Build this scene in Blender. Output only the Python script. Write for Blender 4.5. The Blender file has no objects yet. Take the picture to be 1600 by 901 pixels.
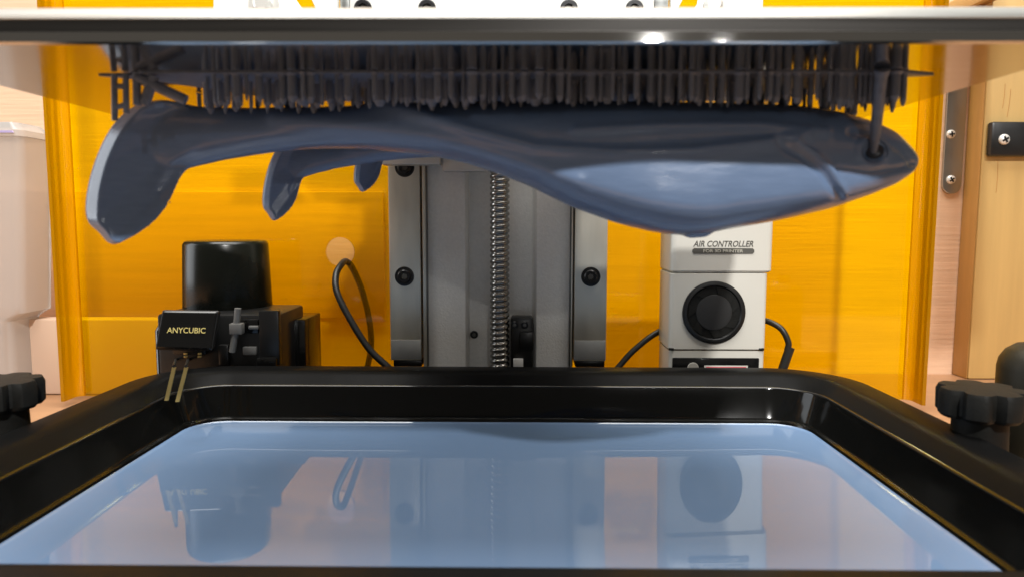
import bpy, bmesh, math, random
from mathutils import Vector, Matrix
random.seed(7)
R = math.radians
scene = bpy.context.scene
C = scene.collection

# ------------------------------------------------------------------ camera
FPX, CX, CY = 1110.0, 800.0, 450.5
PITCH, YAW, ROLL = R(5.53), R(0.62), R(0.10)
Fw = Vector((-math.sin(YAW)*math.cos(PITCH), math.cos(YAW)*math.cos(PITCH), -math.sin(PITCH)))
Rt = Fw.cross(Vector((0, 0, 1))).normalized()
Up = Rt.cross(Fw).normalized()
cam = bpy.data.cameras.new('camera')
cam.sensor_width = 36.0
cam.lens = FPX/1600*36
cam.clip_start = 0.005
cam.clip_end = 50
cam.dof.use_dof = True
cam.dof.focus_distance = 0.43
cam.dof.aperture_fstop = 15
camo = bpy.data.objects.new('camera', cam)
C.objects.link(camo)
rot = Matrix((Rt, Up, -Fw)).transposed() @ Matrix.Rotation(ROLL, 3, 'Z')
camo.matrix_world = rot.to_4x4()
scene.camera = camo

# ------------------------------------------------------------------ world, lamps, exposure
w = bpy.data.worlds.new('World'); scene.world = w; w.use_nodes = True
bg = w.node_tree.nodes['Background']
bg.inputs[0].default_value = (1.0, 0.90, 0.78, 1)
bg.inputs[1].default_value = 0.12

def area(name, loc, target, sx, sy, power, col, disk=False):
    l = bpy.data.lights.new(name, 'AREA')
    l.shape = 'ELLIPSE' if disk else 'RECTANGLE'
    l.size = sx; l.size_y = sy; l.energy = power; l.color = col
    o = bpy.data.objects.new(name, l); C.objects.link(o)
    o.location = loc
    o.rotation_euler = (Vector(target)-Vector(loc)).to_track_quat('-Z', 'Y').to_euler()
    return o
area('ceiling_lamp', (0.0, 0.16, 1.4), (0, 0.20, 0), 1.4, 1.0, 54.0, (1, 0.97, 0.92))
area('key_lamp', (0.36, -1.05, 1.05), (0.05, 0.21, 0.0), 0.085, 0.06, 30.0, (1, 0.98, 0.95), True)
for nm, px, wd, pw in (('far_lamp', 1025, .045, 3.0), ('far_lamp', 1135, .018, 0.4)):     # two small room lamps behind the camera
    dr = math.tan(R(13.5)); ax_ = (px-812)/1110
    area(nm, (2.5*ax_, -2.3, 0.62), (0, 0.2, 0), wd, .03 if wd > .03 else .018, pw, (1, 0.98, 0.95), True)
area('left_soft_lamp', (-1.5, 0.32, 0.30), (0, 0.30, 0), 0.7, 1.0, 9.0, (0.92, 0.96, 1))  # soft unseen lamp at the left, there to light the fluke's edge

scene.view_settings.view_transform = 'Standard'
scene.view_settings.look = 'None'
scene.view_settings.exposure = -0.08
scene.view_settings.gamma = 1.0
scene.render.engine = 'CYCLES'
scene.cycles.max_bounces = 14
scene.cycles.transparent_max_bounces = 24
scene.cycles.sample_clamp_indirect = 6.0

def P(px, py, d):
    ray = Fw + Rt*((px-CX)/FPX) - Up*((py-CY)/FPX)
    return ray*(d/ray.y)
def proj(v):
    z = v.dot(Fw)
    return CX+FPX*v.dot(Rt)/z, CY-FPX*v.dot(Up)/z

# ------------------------------------------------------------------ materials
def srgb(r, g, b):
    f = lambda c: (c/255/12.92) if c/255 <= 0.04045 else ((c/255+0.055)/1.055)**2.4
    return (f(r), f(g), f(b), 1)
def mat(name, col, rough=0.5, metal=0.0, spec=0.5, noise=0.0, nscale=40, stretch=(1, 1, 1), bump=0.0, bscale=300, coat=0.0, rnoise=0.0):
    m = bpy.data.materials.new(name); m.use_nodes = True
    nt = m.node_tree; b = nt.nodes['Principled BSDF']
    b.inputs['Base Color'].default_value = col
    b.inputs['Roughness'].default_value = rough
    b.inputs['Metallic'].default_value = metal
    b.inputs['Specular IOR Level'].default_value = spec
    b.inputs['Coat Weight'].default_value = coat
    b.inputs['Coat Roughness'].default_value = 0.05
    tc = nt.nodes.new('ShaderNodeTexCoord')
    mp = nt.nodes.new('ShaderNodeMapping'); mp.inputs['Scale'].default_value = stretch
    nt.links.new(tc.outputs['Object'], mp.inputs['Vector'])
    if noise or rnoise:
        n = nt.nodes.new('ShaderNodeTexNoise'); n.inputs['Scale'].default_value = nscale; n.inputs['Detail'].default_value = 6
        nt.links.new(mp.outputs[0], n.inputs['Vector'])
        if noise:
            cr = nt.nodes.new('ShaderNodeValToRGB')
            cr.color_ramp.elements[0].position = 0.3; cr.color_ramp.elements[1].position = 0.7
            cr.color_ramp.elements[0].color = tuple(c*(1-noise) for c in col[:3])+(1,)
            cr.color_ramp.elements[1].color = tuple(min(1, c*(1+noise)) for c in col[:3])+(1,)
            nt.links.new(n.outputs['Fac'], cr.inputs[0]); nt.links.new(cr.outputs[0], b.inputs['Base Color'])
        if rnoise:
            mr = nt.nodes.new('ShaderNodeMapRange')
            mr.inputs['From Min'].default_value = 0.3; mr.inputs['From Max'].default_value = 0.7
            mr.inputs['To Min'].default_value = max(0, rough-rnoise); mr.inputs['To Max'].default_value = min(1, rough+rnoise)
            nt.links.new(n.outputs['Fac'], mr.inputs['Value']); nt.links.new(mr.outputs[0], b.inputs['Roughness'])
    if bump:
        n2 = nt.nodes.new('ShaderNodeTexNoise'); n2.inputs['Scale'].default_value = bscale; n2.inputs['Detail'].default_value = 4
        nt.links.new(mp.outputs[0], n2.inputs['Vector'])
        bp = nt.nodes.new('ShaderNodeBump'); bp.inputs['Strength'].default_value = bump; bp.inputs['Distance'].default_value = 0.001
        nt.links.new(n2.outputs['Fac'], bp.inputs['Height']); nt.links.new(bp.outputs[0], b.inputs['Normal'])
    return m

M = {}
M['wall'] = mat('plywood', srgb(226, 190, 158), 0.6, noise=0.06, nscale=14, stretch=(0.6, 1, 12), bump=0.3, bscale=40)
M['board'] = mat('pine_board', srgb(198, 164, 102), 0.5, noise=0.07, nscale=12, stretch=(8, 1, 0.5), bump=0.15, bscale=60)
M['dark_pine'] = mat('darker_pine', srgb(172, 128, 66), 0.5, noise=0.1, nscale=12, stretch=(8, 8, 0.5))  # brown of ledge and scratches, also painted shade on the stile's side
M['panel'] = mat('browner_wood', srgb(210, 165, 130), 0.55, noise=0.10, nscale=14, stretch=(0.6, 1, 12), bump=0.2, bscale=40)
M['shelf'] = mat('shelf_wood', srgb(170, 128, 92), 0.4, noise=0.12, nscale=10, stretch=(1, 8, 1))
M['plate'] = mat('polished_aluminium', (0.50, 0.49, 0.47, 1), 0.10, 1.0, rnoise=0.03, nscale=30, stretch=(1, 6, 1))
M['edge'] = mat('machined_aluminium', (0.60, 0.62, 0.61, 1), 0.38, 1.0, rnoise=0.08, nscale=60, stretch=(0.1, 1, 6))
M['edge_polished'] = mat('polished_edge', (0.55, 0.54, 0.52, 1), 0.035, 1.0, rnoise=0.01, nscale=60, stretch=(0.1, 1, 6))
M['edge_dark'] = mat('dark_reflection_aluminium', (0.11, 0.105, 0.10, 1), 0.35, 1.0, rnoise=0.08, nscale=60, stretch=(0.1, 1, 6))  # the dark room reflected in this face is put into its base colour
M['white_metal'] = mat('white_painted_metal', (0.80, 0.81, 0.79, 1), 0.35, bump=0.05)
M['steel'] = mat('rail_steel', (0.68, 0.64, 0.54, 1), 0.36, 0.6, noise=0.12, nscale=30, stretch=(2, 2, 0.5), rnoise=0.08)
M['slider'] = mat('slider_block', (0.50, 0.49, 0.46, 1), 0.4, 0.5)
M['end_strip'] = mat('dull_end_strip', (0.30, 0.30, 0.29, 1), 0.5, 0.4, noise=0.15, nscale=60)
M['steel_dark'] = mat('rail_groove', (0.18, 0.17, 0.15, 1), 0.4, 1.0)
M['column'] = mat('sandblasted_aluminium', (0.78, 0.77, 0.735, 1), 0.46, 0.2, noise=0.04, nscale=500, bump=0.25, bscale=900)
M['screw_metal'] = mat('ball_screw_steel', (0.36, 0.35, 0.33, 1), 0.24, 1.0)
M['bolt'] = mat('black_oxide', (0.012, 0.012, 0.013, 1), 0.32, 0.3, bump=0.05)
M['chrome'] = mat('zinc_screw', (0.75, 0.74, 0.70, 1), 0.3, 0.35)
M['strap'] = mat('satin_strap', (0.42, 0.40, 0.36, 1), 0.38, 1.0, rnoise=0.08, nscale=40)
M['black_gloss'] = mat('glossy_black_plastic', (0.006, 0.006, 0.006, 1), 0.10, bump=0.01, bscale=40, rnoise=0.03)
M['bottle'] = mat('satin_black_bottle', (0.006, 0.007, 0.005, 1), 0.24, spec=0.35, rnoise=0.05, nscale=30)
M['hub'] = mat('fan_hub_black', (0.022, 0.022, 0.022, 1), 0.5, spec=0.3)
M['black'] = mat('black_plastic', (0.010, 0.010, 0.010, 1), 0.34, noise=0.1, rnoise=0.06)
M['black_matte'] = mat('matte_black_plastic', (0.010, 0.010, 0.009, 1), 0.55, spec=0.15, noise=0.2, nscale=200, bump=0.12, bscale=900)
M['vat'] = mat('vat_black', (0.005, 0.005, 0.0045, 1), 0.09, spec=0.28, rnoise=0.04, nscale=25, bump=0.02, bscale=60)
M['vat_lip'] = mat('vat_lip_black', (0.006, 0.006, 0.006, 1), 0.32, spec=0.03, rnoise=0.05, nscale=40)
M['resin'] = mat('liquid_resin', srgb(112, 138, 172), 0.0, bump=0.0)
M['resin'].node_tree.nodes['Principled BSDF'].inputs['IOR'].default_value = 1.62
M['print'] = mat('cured_resin', srgb(108, 130, 163), 0.22, noise=0.05, nscale=60, bump=0.07, bscale=160, stretch=(2, 2, 10), rnoise=0.04)
M['support'] = mat('cured_support', srgb(106, 118, 138), 0.45, noise=0.18, nscale=400)
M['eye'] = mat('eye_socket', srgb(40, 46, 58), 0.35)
M['white_plastic'] = mat('cream_white_plastic', (0.64, 0.62, 0.555, 1), 0.38, noise=0.02, nscale=20)
M['print_ink'] = mat('grey_ink', srgb(84, 82, 76), 0.5)
M['badge_text'] = mat('badge_lettering', srgb(190, 186, 172), 0.5)
M['gold_ink'] = mat('gold_lettering', srgb(205, 190, 120), 0.4)
M['gold'] = mat('gold_contact', (0.90, 0.68, 0.26, 1), 0.38, 0.8)
M['grey_plastic'] = mat('grey_plastic', (0.14, 0.14, 0.135, 1), 0.45)
M['connector'] = mat('white_connector', (0.75, 0.74, 0.70, 1), 0.4)
M['cable'] = mat('rubber_cable', (0.013, 0.013, 0.012, 1), 0.42)
M['white_board'] = mat('white_carton', (0.64, 0.475, 0.36, 1), 0.55, noise=0.03, nscale=10)
M['dark_bottle'] = mat('dark_olive_bottle', (0.014, 0.012, 0.007, 1), 0.5, spec=0.3, bump=0.1, bscale=600)
M['icon'] = mat('icon_grey', (0.45, 0.43, 0.38, 1), 0.4)
m = mat('red_display', (0.32, 0.01, 0.03, 1), 0.3)
b = m.node_tree.nodes['Principled BSDF']; b.inputs['Emission Color'].default_value = (0.9, 0.05, 0.12, 1); b.inputs['Emission Strength'].default_value = 0.15
M['display'] = m

def clear_mat(name, tint, diffuse, dmix, rough=0.05):
    m = bpy.data.materials.new(name); m.use_nodes = True
    nt = m.node_tree; nt.nodes.remove(nt.nodes['Principled BSDF'])
    out = nt.nodes['Material Output']
    tr = nt.nodes.new('ShaderNodeBsdfTransparent'); tr.inputs[0].default_value = tint
    df = nt.nodes.new('ShaderNodeBsdfTranslucent'); df.inputs[0].default_value = diffuse
    d2 = nt.nodes.new('ShaderNodeBsdfDiffuse'); d2.inputs[0].default_value = diffuse
    gl = nt.nodes.new('ShaderNodeBsdfGlossy'); gl.inputs['Roughness'].default_value = rough
    fr = nt.nodes.new('ShaderNodeFresnel'); fr.inputs[0].default_value = 1.49
    mx0 = nt.nodes.new('ShaderNodeMixShader'); mx0.inputs[0].default_value = 0.5
    mx1 = nt.nodes.new('ShaderNodeMixShader'); mx1.inputs[0].default_value = dmix
    mx2 = nt.nodes.new('ShaderNodeMixShader')
    nt.links.new(df.outputs[0], mx0.inputs[1]); nt.links.new(d2.outputs[0], mx0.inputs[2])
    nt.links.new(tr.outputs[0], mx1.inputs[1]); nt.links.new(mx0.outputs[0], mx1.inputs[2])
    nt.links.new(fr.outputs[0], mx2.inputs[0]); nt.links.new(mx1.outputs[0], mx2.inputs[1]); nt.links.new(gl.outputs[0], mx2.inputs[2])
    nt.links.new(mx2.outputs[0], out.inputs[0])
    return m
M['amber'] = clear_mat('amber_acrylic', (1.0, 0.90, 0.0, 1), (1.0, 0.52, 0.0, 1), 0.10)
M['amber_fold'] = clear_mat('amber_fold', (1.0, 0.93, 0.02, 1), (1.0, 0.47, 0.0, 1), 0.55)
M['frosted'] = clear_mat('frosted_plastic', (0.92, 0.90, 0.88, 1), (0.86, 0.83, 0.80, 1), 0.62, 0.2)
M['lilac'] = mat('lilac_band', srgb(176, 164, 206), 0.4)

# ------------------------------------------------------------------ mesh helpers
def mesh(name, verts, faces, smooth=False, angle=None):
    me = bpy.data.meshes.new(name)
    me.from_pydata([tuple(v) for v in verts], [], faces); me.update()
    bm = bmesh.new(); bm.from_mesh(me)
    bmesh.ops.recalc_face_normals(bm, faces=bm.faces)
    if smooth:
        for f in bm.faces: f.smooth = True
        if angle:
            for e in bm.edges:
                if len(e.link_faces) == 2 and e.calc_face_angle(0) > R(angle): e.smooth = False
    bm.to_mesh(me); bm.free()
    return me
def link(name, me, material, parent=None):
    o = bpy.data.objects.new(name, me); C.objects.link(o)
    if material and not me.materials: me.materials.append(material)
    if parent:
        o.parent = parent
        o.matrix_parent_inverse = parent_inv(parent)
    return o
def world_of(o):
    m = o.matrix_basis.copy()
    if o.parent: m = world_of(o.parent) @ o.matrix_parent_inverse @ m
    return m
def parent_inv(p): return world_of(p).inverted()
def tag(o, label, cat=None, group=None, kind=None):
    if label: o['label'] = label
    if cat: o['category'] = cat
    if group: o['group'] = group
    if kind: o['kind'] = kind
    return o
def empty(name, loc, label, cat, group=None):
    o = bpy.data.objects.new(name, None); C.objects.link(o)
    o.location = loc; o.empty_display_size = 0.01
    return tag(o, label, cat, group)

def box_me(name, x0, x1, y0, y1, z0, z1, bev=0.0006, seg=2):
    bm = bmesh.new()
    bmesh.ops.create_cube(bm, size=1.0)
    for v in bm.verts:
        v.co = Vector((x0+(v.co.x+0.5)*(x1-x0), y0+(v.co.y+0.5)*(y1-y0), z0+(v.co.z+0.5)*(z1-z0)))
    if bev:
        bmesh.ops.bevel(bm, geom=list(bm.edges), offset=bev, segments=seg, profile=0.5, affect='EDGES')
        for f in bm.faces: f.smooth = True
        for e in bm.edges:
            if len(e.link_faces) == 2 and e.calc_face_angle(0) > R(40): e.smooth = False
    me = bpy.data.meshes.new(name); bm.to_mesh(me); bm.free()
    return me
def box(name, x0, x1, y0, y1, z0, z1, material, parent=None, bev=0.0006):
    return link(name, box_me(name, x0, x1, y0, y1, z0, z1, bev), material, parent)
def lathe_me(name, prof, center, axis='Z', n=40, mod=None, angle=35):
    """prof: (radius, height) pairs; axis: direction the height runs."""
    ax = {'Z': Vector((0, 0, 1)), 'Y': Vector((0, -1, 0)), 'X': Vector((-1, 0, 0))}[axis] if isinstance(axis, str) else axis.normalized()
    u = ax.orthogonal().normalized(); v = ax.cross(u)
    V, Fc = [], []
    for r, h in prof:
        for k in range(n):
            a = 2*math.pi*k/n
            rr = r*(mod(a) if mod else 1)
            V.append(Vector(center)+ax*h+u*rr*math.cos(a)+v*rr*math.sin(a))
    for i in range(len(prof)-1):
        for k in range(n):
            Fc.append((i*n+k, i*n+(k+1) % n, (i+1)*n+(k+1) % n, (i+1)*n+k))
    Fc.append(tuple(range(n))); Fc.append(tuple((len(prof)-1)*n+k for k in range(n)))
    return mesh(name, V, Fc, True, angle)
def lathe(name, prof, center, material, parent=None, axis='Z', n=40, mod=None, angle=35):
    return link(name, lathe_me(name, prof, center, axis, n, mod, angle), material, parent)
def catmull(pts, n=10):
    out = []
    p = [pts[0]*2-pts[1]]+list(pts)+[pts[-1]*2-pts[-2]]
    for i in range(1, len(p)-2):
        for k in range(n):
            t = k/n
            out.append(0.5*((2*p[i])+(p[i+1]-p[i-1])*t+(2*p[i-1]-5*p[i]+4*p[i+1]-p[i+2])*t*t+(3*p[i]-p[i-1]-3*p[i+1]+p[i+2])*t**3))
    out.append(pts[-1].copy())
    return out
def tube_me(name, pts, rad, n=12, spline=True):
    q = catmull(pts) if spline else pts
    V, Fc = [], []
    u = None
    for i, c in enumerate(q):
        t = (q[min(i+1, len(q)-1)]-q[max(i-1, 0)]).normalized()
        u = (u - t*u.dot(t)).normalized() if u else t.orthogonal().normalized()
        v = t.cross(u)
        r = rad[i] if isinstance(rad, (list, tuple)) else rad
        for k in range(n):
            a = 2*math.pi*k/n
            V.append(c+u*r*math.cos(a)+v*r*math.sin(a))
    for i in range(len(q)-1):
        for k in range(n):
            Fc.append((i*n+k, i*n+(k+1) % n, (i+1)*n+(k+1) % n, (i+1)*n+k))
    Fc.append(tuple(range(n))); Fc.append(tuple((len(q)-1)*n+k for k in range(n)))
    return mesh(name, V, Fc, True, 50)
def tube(name, pts, rad, material, parent=None, n=12, spline=True):
    return link(name, tube_me(name, pts, rad, n, spline), material, parent)
def prism(name, poly, off, material, parent=None, bev=0.0):
    """extrude polygon (list of Vector) by the vector off, with an optional bevel."""
    n = len(poly)
    V = [Vector(p) for p in poly]+[Vector(p)+off for p in poly]
    Fc = [tuple(range(n)), tuple(range(2*n-1, n-1, -1))]+[(k, (k+1) % n, n+(k+1) % n, n+k) for k in range(n)]
    me = mesh(name, V, Fc)
    if bev:
        bm = bmesh.new(); bm.from_mesh(me)
        bmesh.ops.bevel(bm, geom=list(bm.edges), offset=bev, segments=2, profile=0.5, affect='EDGES')
        bm.to_mesh(me); bm.free()
    return link(name, me, material, parent)
def text(name, body, center, width, height, material, parent, ry=0.0, shear=0.0, tilt=None, bold=0.0):
    cu = bpy.data.curves.new(name, 'FONT'); cu.body = body; cu.size = 1; cu.extrude = 0.004; cu.shear = shear; cu.offset = bold
    cu.align_x = 'CENTER'; cu.align_y = 'CENTER'; cu.resolution_u = 3
    t = bpy.data.objects.new(name, cu); C.objects.link(t)
    dg = bpy.context.evaluated_depsgraph_get(); dg.update()
    me = bpy.data.meshes.new_from_object(t.evaluated_get(dg))
    bpy.data.objects.remove(t)
    xs = [v.co.x for v in me.vertices]; ys = [v.co.y for v in me.vertices]
    cx, cy = (min(xs)+max(xs))/2, (min(ys)+max(ys))/2
    sx, sy = width/(max(xs)-min(xs)), height/(max(ys)-min(ys))
    for v in me.vertices:
        v.co = ((v.co.x-cx)*sx, (v.co.y-cy)*sy, v.co.z*0.02)
    mt = tilt if tilt else Matrix.Rotation(R(90), 4, 'X')
    me.transform(Matrix.Translation(center) @ mt)
    me.materials.clear()
    return link(name, me, material, parent)
def phillips(name, c, r, axis, parent, slot=0.3, head=None):
    s = lathe(name, [(r, 0), (r, r*0.25), (r*0.8, r*0.5), (r*0.3, r*0.6)], c, head or M['chrome'], parent, axis, 24, angle=60)
    ax = {'Y': Vector((0, -1, 0)), 'X': Vector((-1, 0, 0))}[axis]
    u = Vector((0, 0, 1)); v = ax.cross(u)
    V, Fc = [], []
    for k in range(2):
        a = slot+k*math.pi/2
        d = u*math.cos(a)+v*math.sin(a); e = ax.cross(d)
        b0 = len(V)
        for h in (0.45, 0.64):
            for su, sv in ((-1, -1), (1, -1), (1, 1), (-1, 1)):
                V.append(Vector(c)+ax*r*(h+0.002*k)+d*su*r*0.62+e*sv*r*0.17)
        Fc += [tuple(b0+i for i in f) for f in ((0, 1, 2, 3), (4, 5, 6, 7), (0, 1, 5, 4), (1, 2, 6, 5), (2, 3, 7, 6), (3, 0, 4, 7))]
    link('cross_slot', mesh('cross_slot', V, Fc), M['bolt'], s)
    return s

X0 = -0.012            # centre line of the printer
ZL, ZBASE, ZPLATE = -0.111, -0.126, 0.043

# ------------------------------------------------------------------ setting
YW = 0.600
XR = P(1505, 300, YW).x
o = box('wall', -0.75, XR+0.02, YW, YW+0.015, -0.2, 0.6, M['wall'], bev=0); tag(o, None, kind='structure')
o = box('shelf', -0.75, XR+0.4, 0.02, YW-0.0005, ZBASE-0.03, ZBASE-0.004, M['shelf'], bev=0.001); tag(o, None, kind='structure')

# wooden stile of the cabinet, standing proud of the wall at the right
YS = 0.579
side = empty('cabinet_stile', (XR, YS, ZBASE), 'light pine cabinet stile at the right edge beside the metal strap', 'stile')
box('board', XR+0.0005, XR+0.30, YS, YW-0.0005, ZBASE-0.0035, 0.42, M['board'], side, 0.0012)
box('side_shade_strip', XR-0.0006, XR+0.0003, YS+0.001, YW-0.0006, ZBASE-0.0035, 0.445*XR-.001, M['dark_pine'], side, 0.0002)  # thin darker strip puts the stile side's shade into colour
for (xa, ya, xb, yb) in ((1570, 130, 1566, 168), (1579, 138, 1573, 182), (1559, 250, 1556, 300)):
    a, bq = P(xa, ya, YS), P(xb, yb, YS)
    tube('scratch', [a, (a+bq)/2+Vector((0.0004, 0, 0)), bq], 0.00030, M['dark_pine'], side, 6)
led = empty('wooden_ledge', (XR, 0.4, 0.152), 'brown wooden ledge along cabinet side in the top right corner', 'ledge')
box('ledge_board', XR-0.016, XR+0.001, 0.2, YW-0.001, 0.46*XR, 0.46*XR+.014, M['dark_pine'], led, 0.001)
box('ledge_trim', XR-0.022, XR-0.0165, 0.2, YW-0.001, 0.445*XR, 0.46*XR+.006, M['board'], led, 0.001)
box('corner_block', XR-0.030, XR-0.0225, 0.50, 0.53, 0.46*XR+.004, 0.46*XR+.02, M['board'], led, 0.001)

# hinge strap on the wall
hs = empty('metal_strap', P(1487, 303, YW), 'grey metal strap with two cross-head screws on the plywood wall', 'strap')
a, bq = P(1472, 300, YW-0.003), P(1502, 300, YW-0.003)
zt = P(1487, 60, YW-0.003).z; zb = P(1487, 287, YW-0.003).z
r = (bq.x-a.x)/2; cxs = (a.x+bq.x)/2
poly = [Vector((cxs+r, YW-0.0002, zt)), Vector((cxs-r, YW-0.0002, zt))]
for k in range(13):
    t = math.pi+math.pi*k/12
    poly.append(Vector((cxs+r*math.cos(t), YW-0.0002, zb+r*math.sin(t))))
prism('strap_body', poly, Vector((0, -0.0025, 0)), M['strap'], hs, 0.0004)
for i, py in enumerate((209, 280)):
    c = P(1485, py, YW-0.0028)
    phillips('screw', c, 0.0036, 'Y', hs, 0.1+0.5*i)
# black bracket on the stile
br = empty('black_bracket', P(1600, 243, YS), 'black plastic bracket with one bright screw on the pine stile', 'bracket')
p0, p1 = P(1549, 189, YS-.006), P(1680, 243, YS-.006)
box('bracket_body', p0.x, p1.x, YS-.007, YS-.0002, p1.z, p0.z, M['black'], br, 0.002)
phillips('screw', P(1568, 217, YS-.0072), 0.0042, 'Y', br, 0.5)

# things at the left by the wall
tubn = empty('plastic_tub', P(0, 640, 0.486), 'frosted plastic tub with lilac lid band at the left edge', 'tub')
def rbox_loop(x0, x1, y0, y1, r, z, n=6):
    out = []
    for cx, cy, a0 in ((x1-r, y1-r, 0), (x0+r, y1-r, 90), (x0+r, y0+r, 180), (x1-r, y0+r, 270)):
        for k in range(n+1):
            t = R(a0+90*k/n); out.append(Vector((cx+r*math.cos(t), cy+r*math.sin(t), z)))
    return out
def loft(name, loops, material, parent=None, cap=(True, True), angle=35):
    n = len(loops[0]); V = [v for l in loops for v in l]; Fc = []
    for i in range(len(loops)-1):
        for k in range(n): Fc.append((i*n+k, i*n+(k+1) % n, (i+1)*n+(k+1) % n, (i+1)*n+k))
    if cap[0]: Fc.append(tuple(range(n)))
    if cap[1]: Fc.append(tuple((len(loops)-1)*n+k for k in range(n)))
    return link(name, mesh(name, V, Fc, True, angle), material, parent)
def zat(py, d): return P(800, py, d).z
YT = 0.494
xt = lambda px, py: P(px, py, YT).x
loft('tub_body', [rbox_loop(-0.536, xt(18, 560), YT, YT+0.036, 0.006, z) for z in (ZBASE-0.0035, zat(505, YT))] +
     [rbox_loop(-0.536, xt(22, 497), YT, YT+0.036, 0.006, zat(499, YT)), rbox_loop(-0.536, xt(34, 492), YT, YT+0.036, 0.006, zat(492, YT)),
      rbox_loop(-0.536, xt(34, 480), YT, YT+0.036, 0.006, zat(480, YT)), rbox_loop(-0.536, xt(32, 214), YT, YT+0.036, 0.006, zat(214, YT))], M['frosted'], tubn)
loft('lid', [rbox_loop(-0.536, xt(33, 212), YT-0.0008, YT+0.037, 0.006, zat(213, YT)), rbox_loop(-0.536, xt(31, 205), YT-0.0008, YT+0.037, 0.006, zat(203, YT)),
      rbox_loop(-0.536, xt(18, 195), YT+0.003, YT+0.034, 0.006, zat(190, YT))], M['frosted'], tubn)
loft('lid_band', [rbox_loop(-0.538, xt(24, 208), YT-0.0022, YT-0.001, 0.0005, zat(208.5, YT)), rbox_loop(-0.538, xt(22, 206), YT-0.0022, YT-0.001, 0.0005, zat(205, YT))], M['lilac'], tubn)
pk = box('browner_panel', -0.62, P(600, 400, 0.5955).x, 0.5945, 0.5995, zat(498, 0.5945), zat(300, 0.5945), M['panel'], None, .0008)  # thin sheet a little browner than the wall above it
tag(pk, 'slightly browner plank on the wall above the pale carton at left', 'panel')
wb = empty('pale_carton', P(120, 640, 0.506), 'low pale carton standing behind the amber sheet, left of the bottle', 'carton')
box('carton_body', P(19, 560, 0.532).x, P(262, 560, 0.508).x, 0.5145, 0.53, ZBASE-0.0035, zat(501, 0.5145), M['white_board'], wb, 0.001)

# ------------------------------------------------------------------ amber sheet
YP = 0.494
cov = empty('amber_sheet', (X0, YP, ZBASE), 'translucent amber acrylic sheet with a round cable hole behind the column', 'acrylic sheet')
xl, xr_ = P(108, 200, YP).x, P(1434, 200, YP).x
zb, zt = ZBASE+0.0005, 0.17
hc = P(531, 394, YP); hr = 0.0101
# sheet with a real hole: ring from circle to a square, plus four rectangles
N = 48; th = 0.0024; hs_ = 0.02
def ring_pt(k):
    a = 2*math.pi*k/N
    return math.cos(a), math.sin(a)
V, Fc = [], []
for yy in (YP, YP+th):
    for k in range(N):
        c, s = ring_pt(k); V.append((hc.x+hr*c, yy, hc.z+hr*s))
    for k in range(N):
        c, s = ring_pt(k); q = hs_/max(abs(c), abs(s)); V.append((hc.x+q*c, yy, hc.z+q*s))
    for x, z in ((xl, zb), (hc.x-hs_, zb), (hc.x+hs_, zb), (xr_, zb), (xl, zt), (hc.x-hs_, zt), (hc.x+hs_, zt), (xr_, zt)):
        V.append((x, yy, z))
st = 2*N+8
for s in range(2):
    o_ = s*st
    for k in range(N): Fc.append((o_+k, o_+(k+1) % N, o_+N+(k+1) % N, o_+N+k))
    q = o_+2*N
    e = N//8; tr_, tl_, bl_, br_ = o_+N+e, o_+N+3*e, o_+N+5*e, o_+N+7*e
    Fc.append((q, q+1, bl_, ) + tuple(o_+N+5*e-k for k in range(1, 2*e+1)) + (q+5, q+4))
    Fc.append((q+2, q+3, q+7, q+6, tr_) + tuple(o_+N+(e-k) % N for k in range(1, 2*e+1)))
    Fc.append((q+1, q+2, br_) + tuple(o_+N+7*e-k for k in range(1, 2*e+1)))
    Fc.append((q+5, q+6, tr_) + tuple(o_+N+e+k for k in range(1, 2*e+1)))
for k in range(N): Fc.append((k, (k+1) % N, st+(k+1) % N, st+k))
link('sheet', mesh('sheet', V, Fc), M['amber'], cov)
def flange(name, xs, sgn):
    pr = [(0, 0)]
    for k in range(7):
        a = R(90*k/6); pr.append((sgn*0.004*math.sin(a), -0.004*(1-math.cos(a))))
    pr.append((sgn*0.004, -0.016))
    inner = [(x-sgn*th*0.9 if i > 3 else x, y+(th if i <= 3 else 0)) for i, (x, y) in enumerate(pr)]
    V, Fc = [], []
    n = len(pr)
    for z in (zb, zt):
        for x, y in pr: V.append((xs+x+sgn*0.0003, YP+y, z))
        for k, (x, y) in enumerate(pr):
            a = R(90*min(max(k-1, 0), 6)/6); V.append((xs+x+sgn*0.0003+sgn*th*math.sin(a), YP+y+th*math.cos(a), z))
    for k in range(n-1):
        for o_ in (0, n): Fc.append((o_+k, o_+k+1, 2*n+o_+k+1, 2*n+o_+k))
        for z in (0, 2*n): Fc.append((z+k, z+k+1, z+n+k+1, z+n+k))
    Fc += [(0, n, 3*n, 2*n), (n-1, 2*n-1, 4*n-1, 3*n-1)]
    link(name, mesh(name, V, Fc, True, 40), M['amber_fold'], cov)
flange('side_fold', xl, -1); flange('side_fold', xr_, 1)

# ------------------------------------------------------------------ z column
YC = 0.453
col = empty('z_axis_column', (X0, 0.45, ZBASE), 'grey metal column with two steel rails and a ball screw', 'column')
ztop = 0.28
def cx_(px, d=YC): return P(px, 400, d).x
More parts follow.
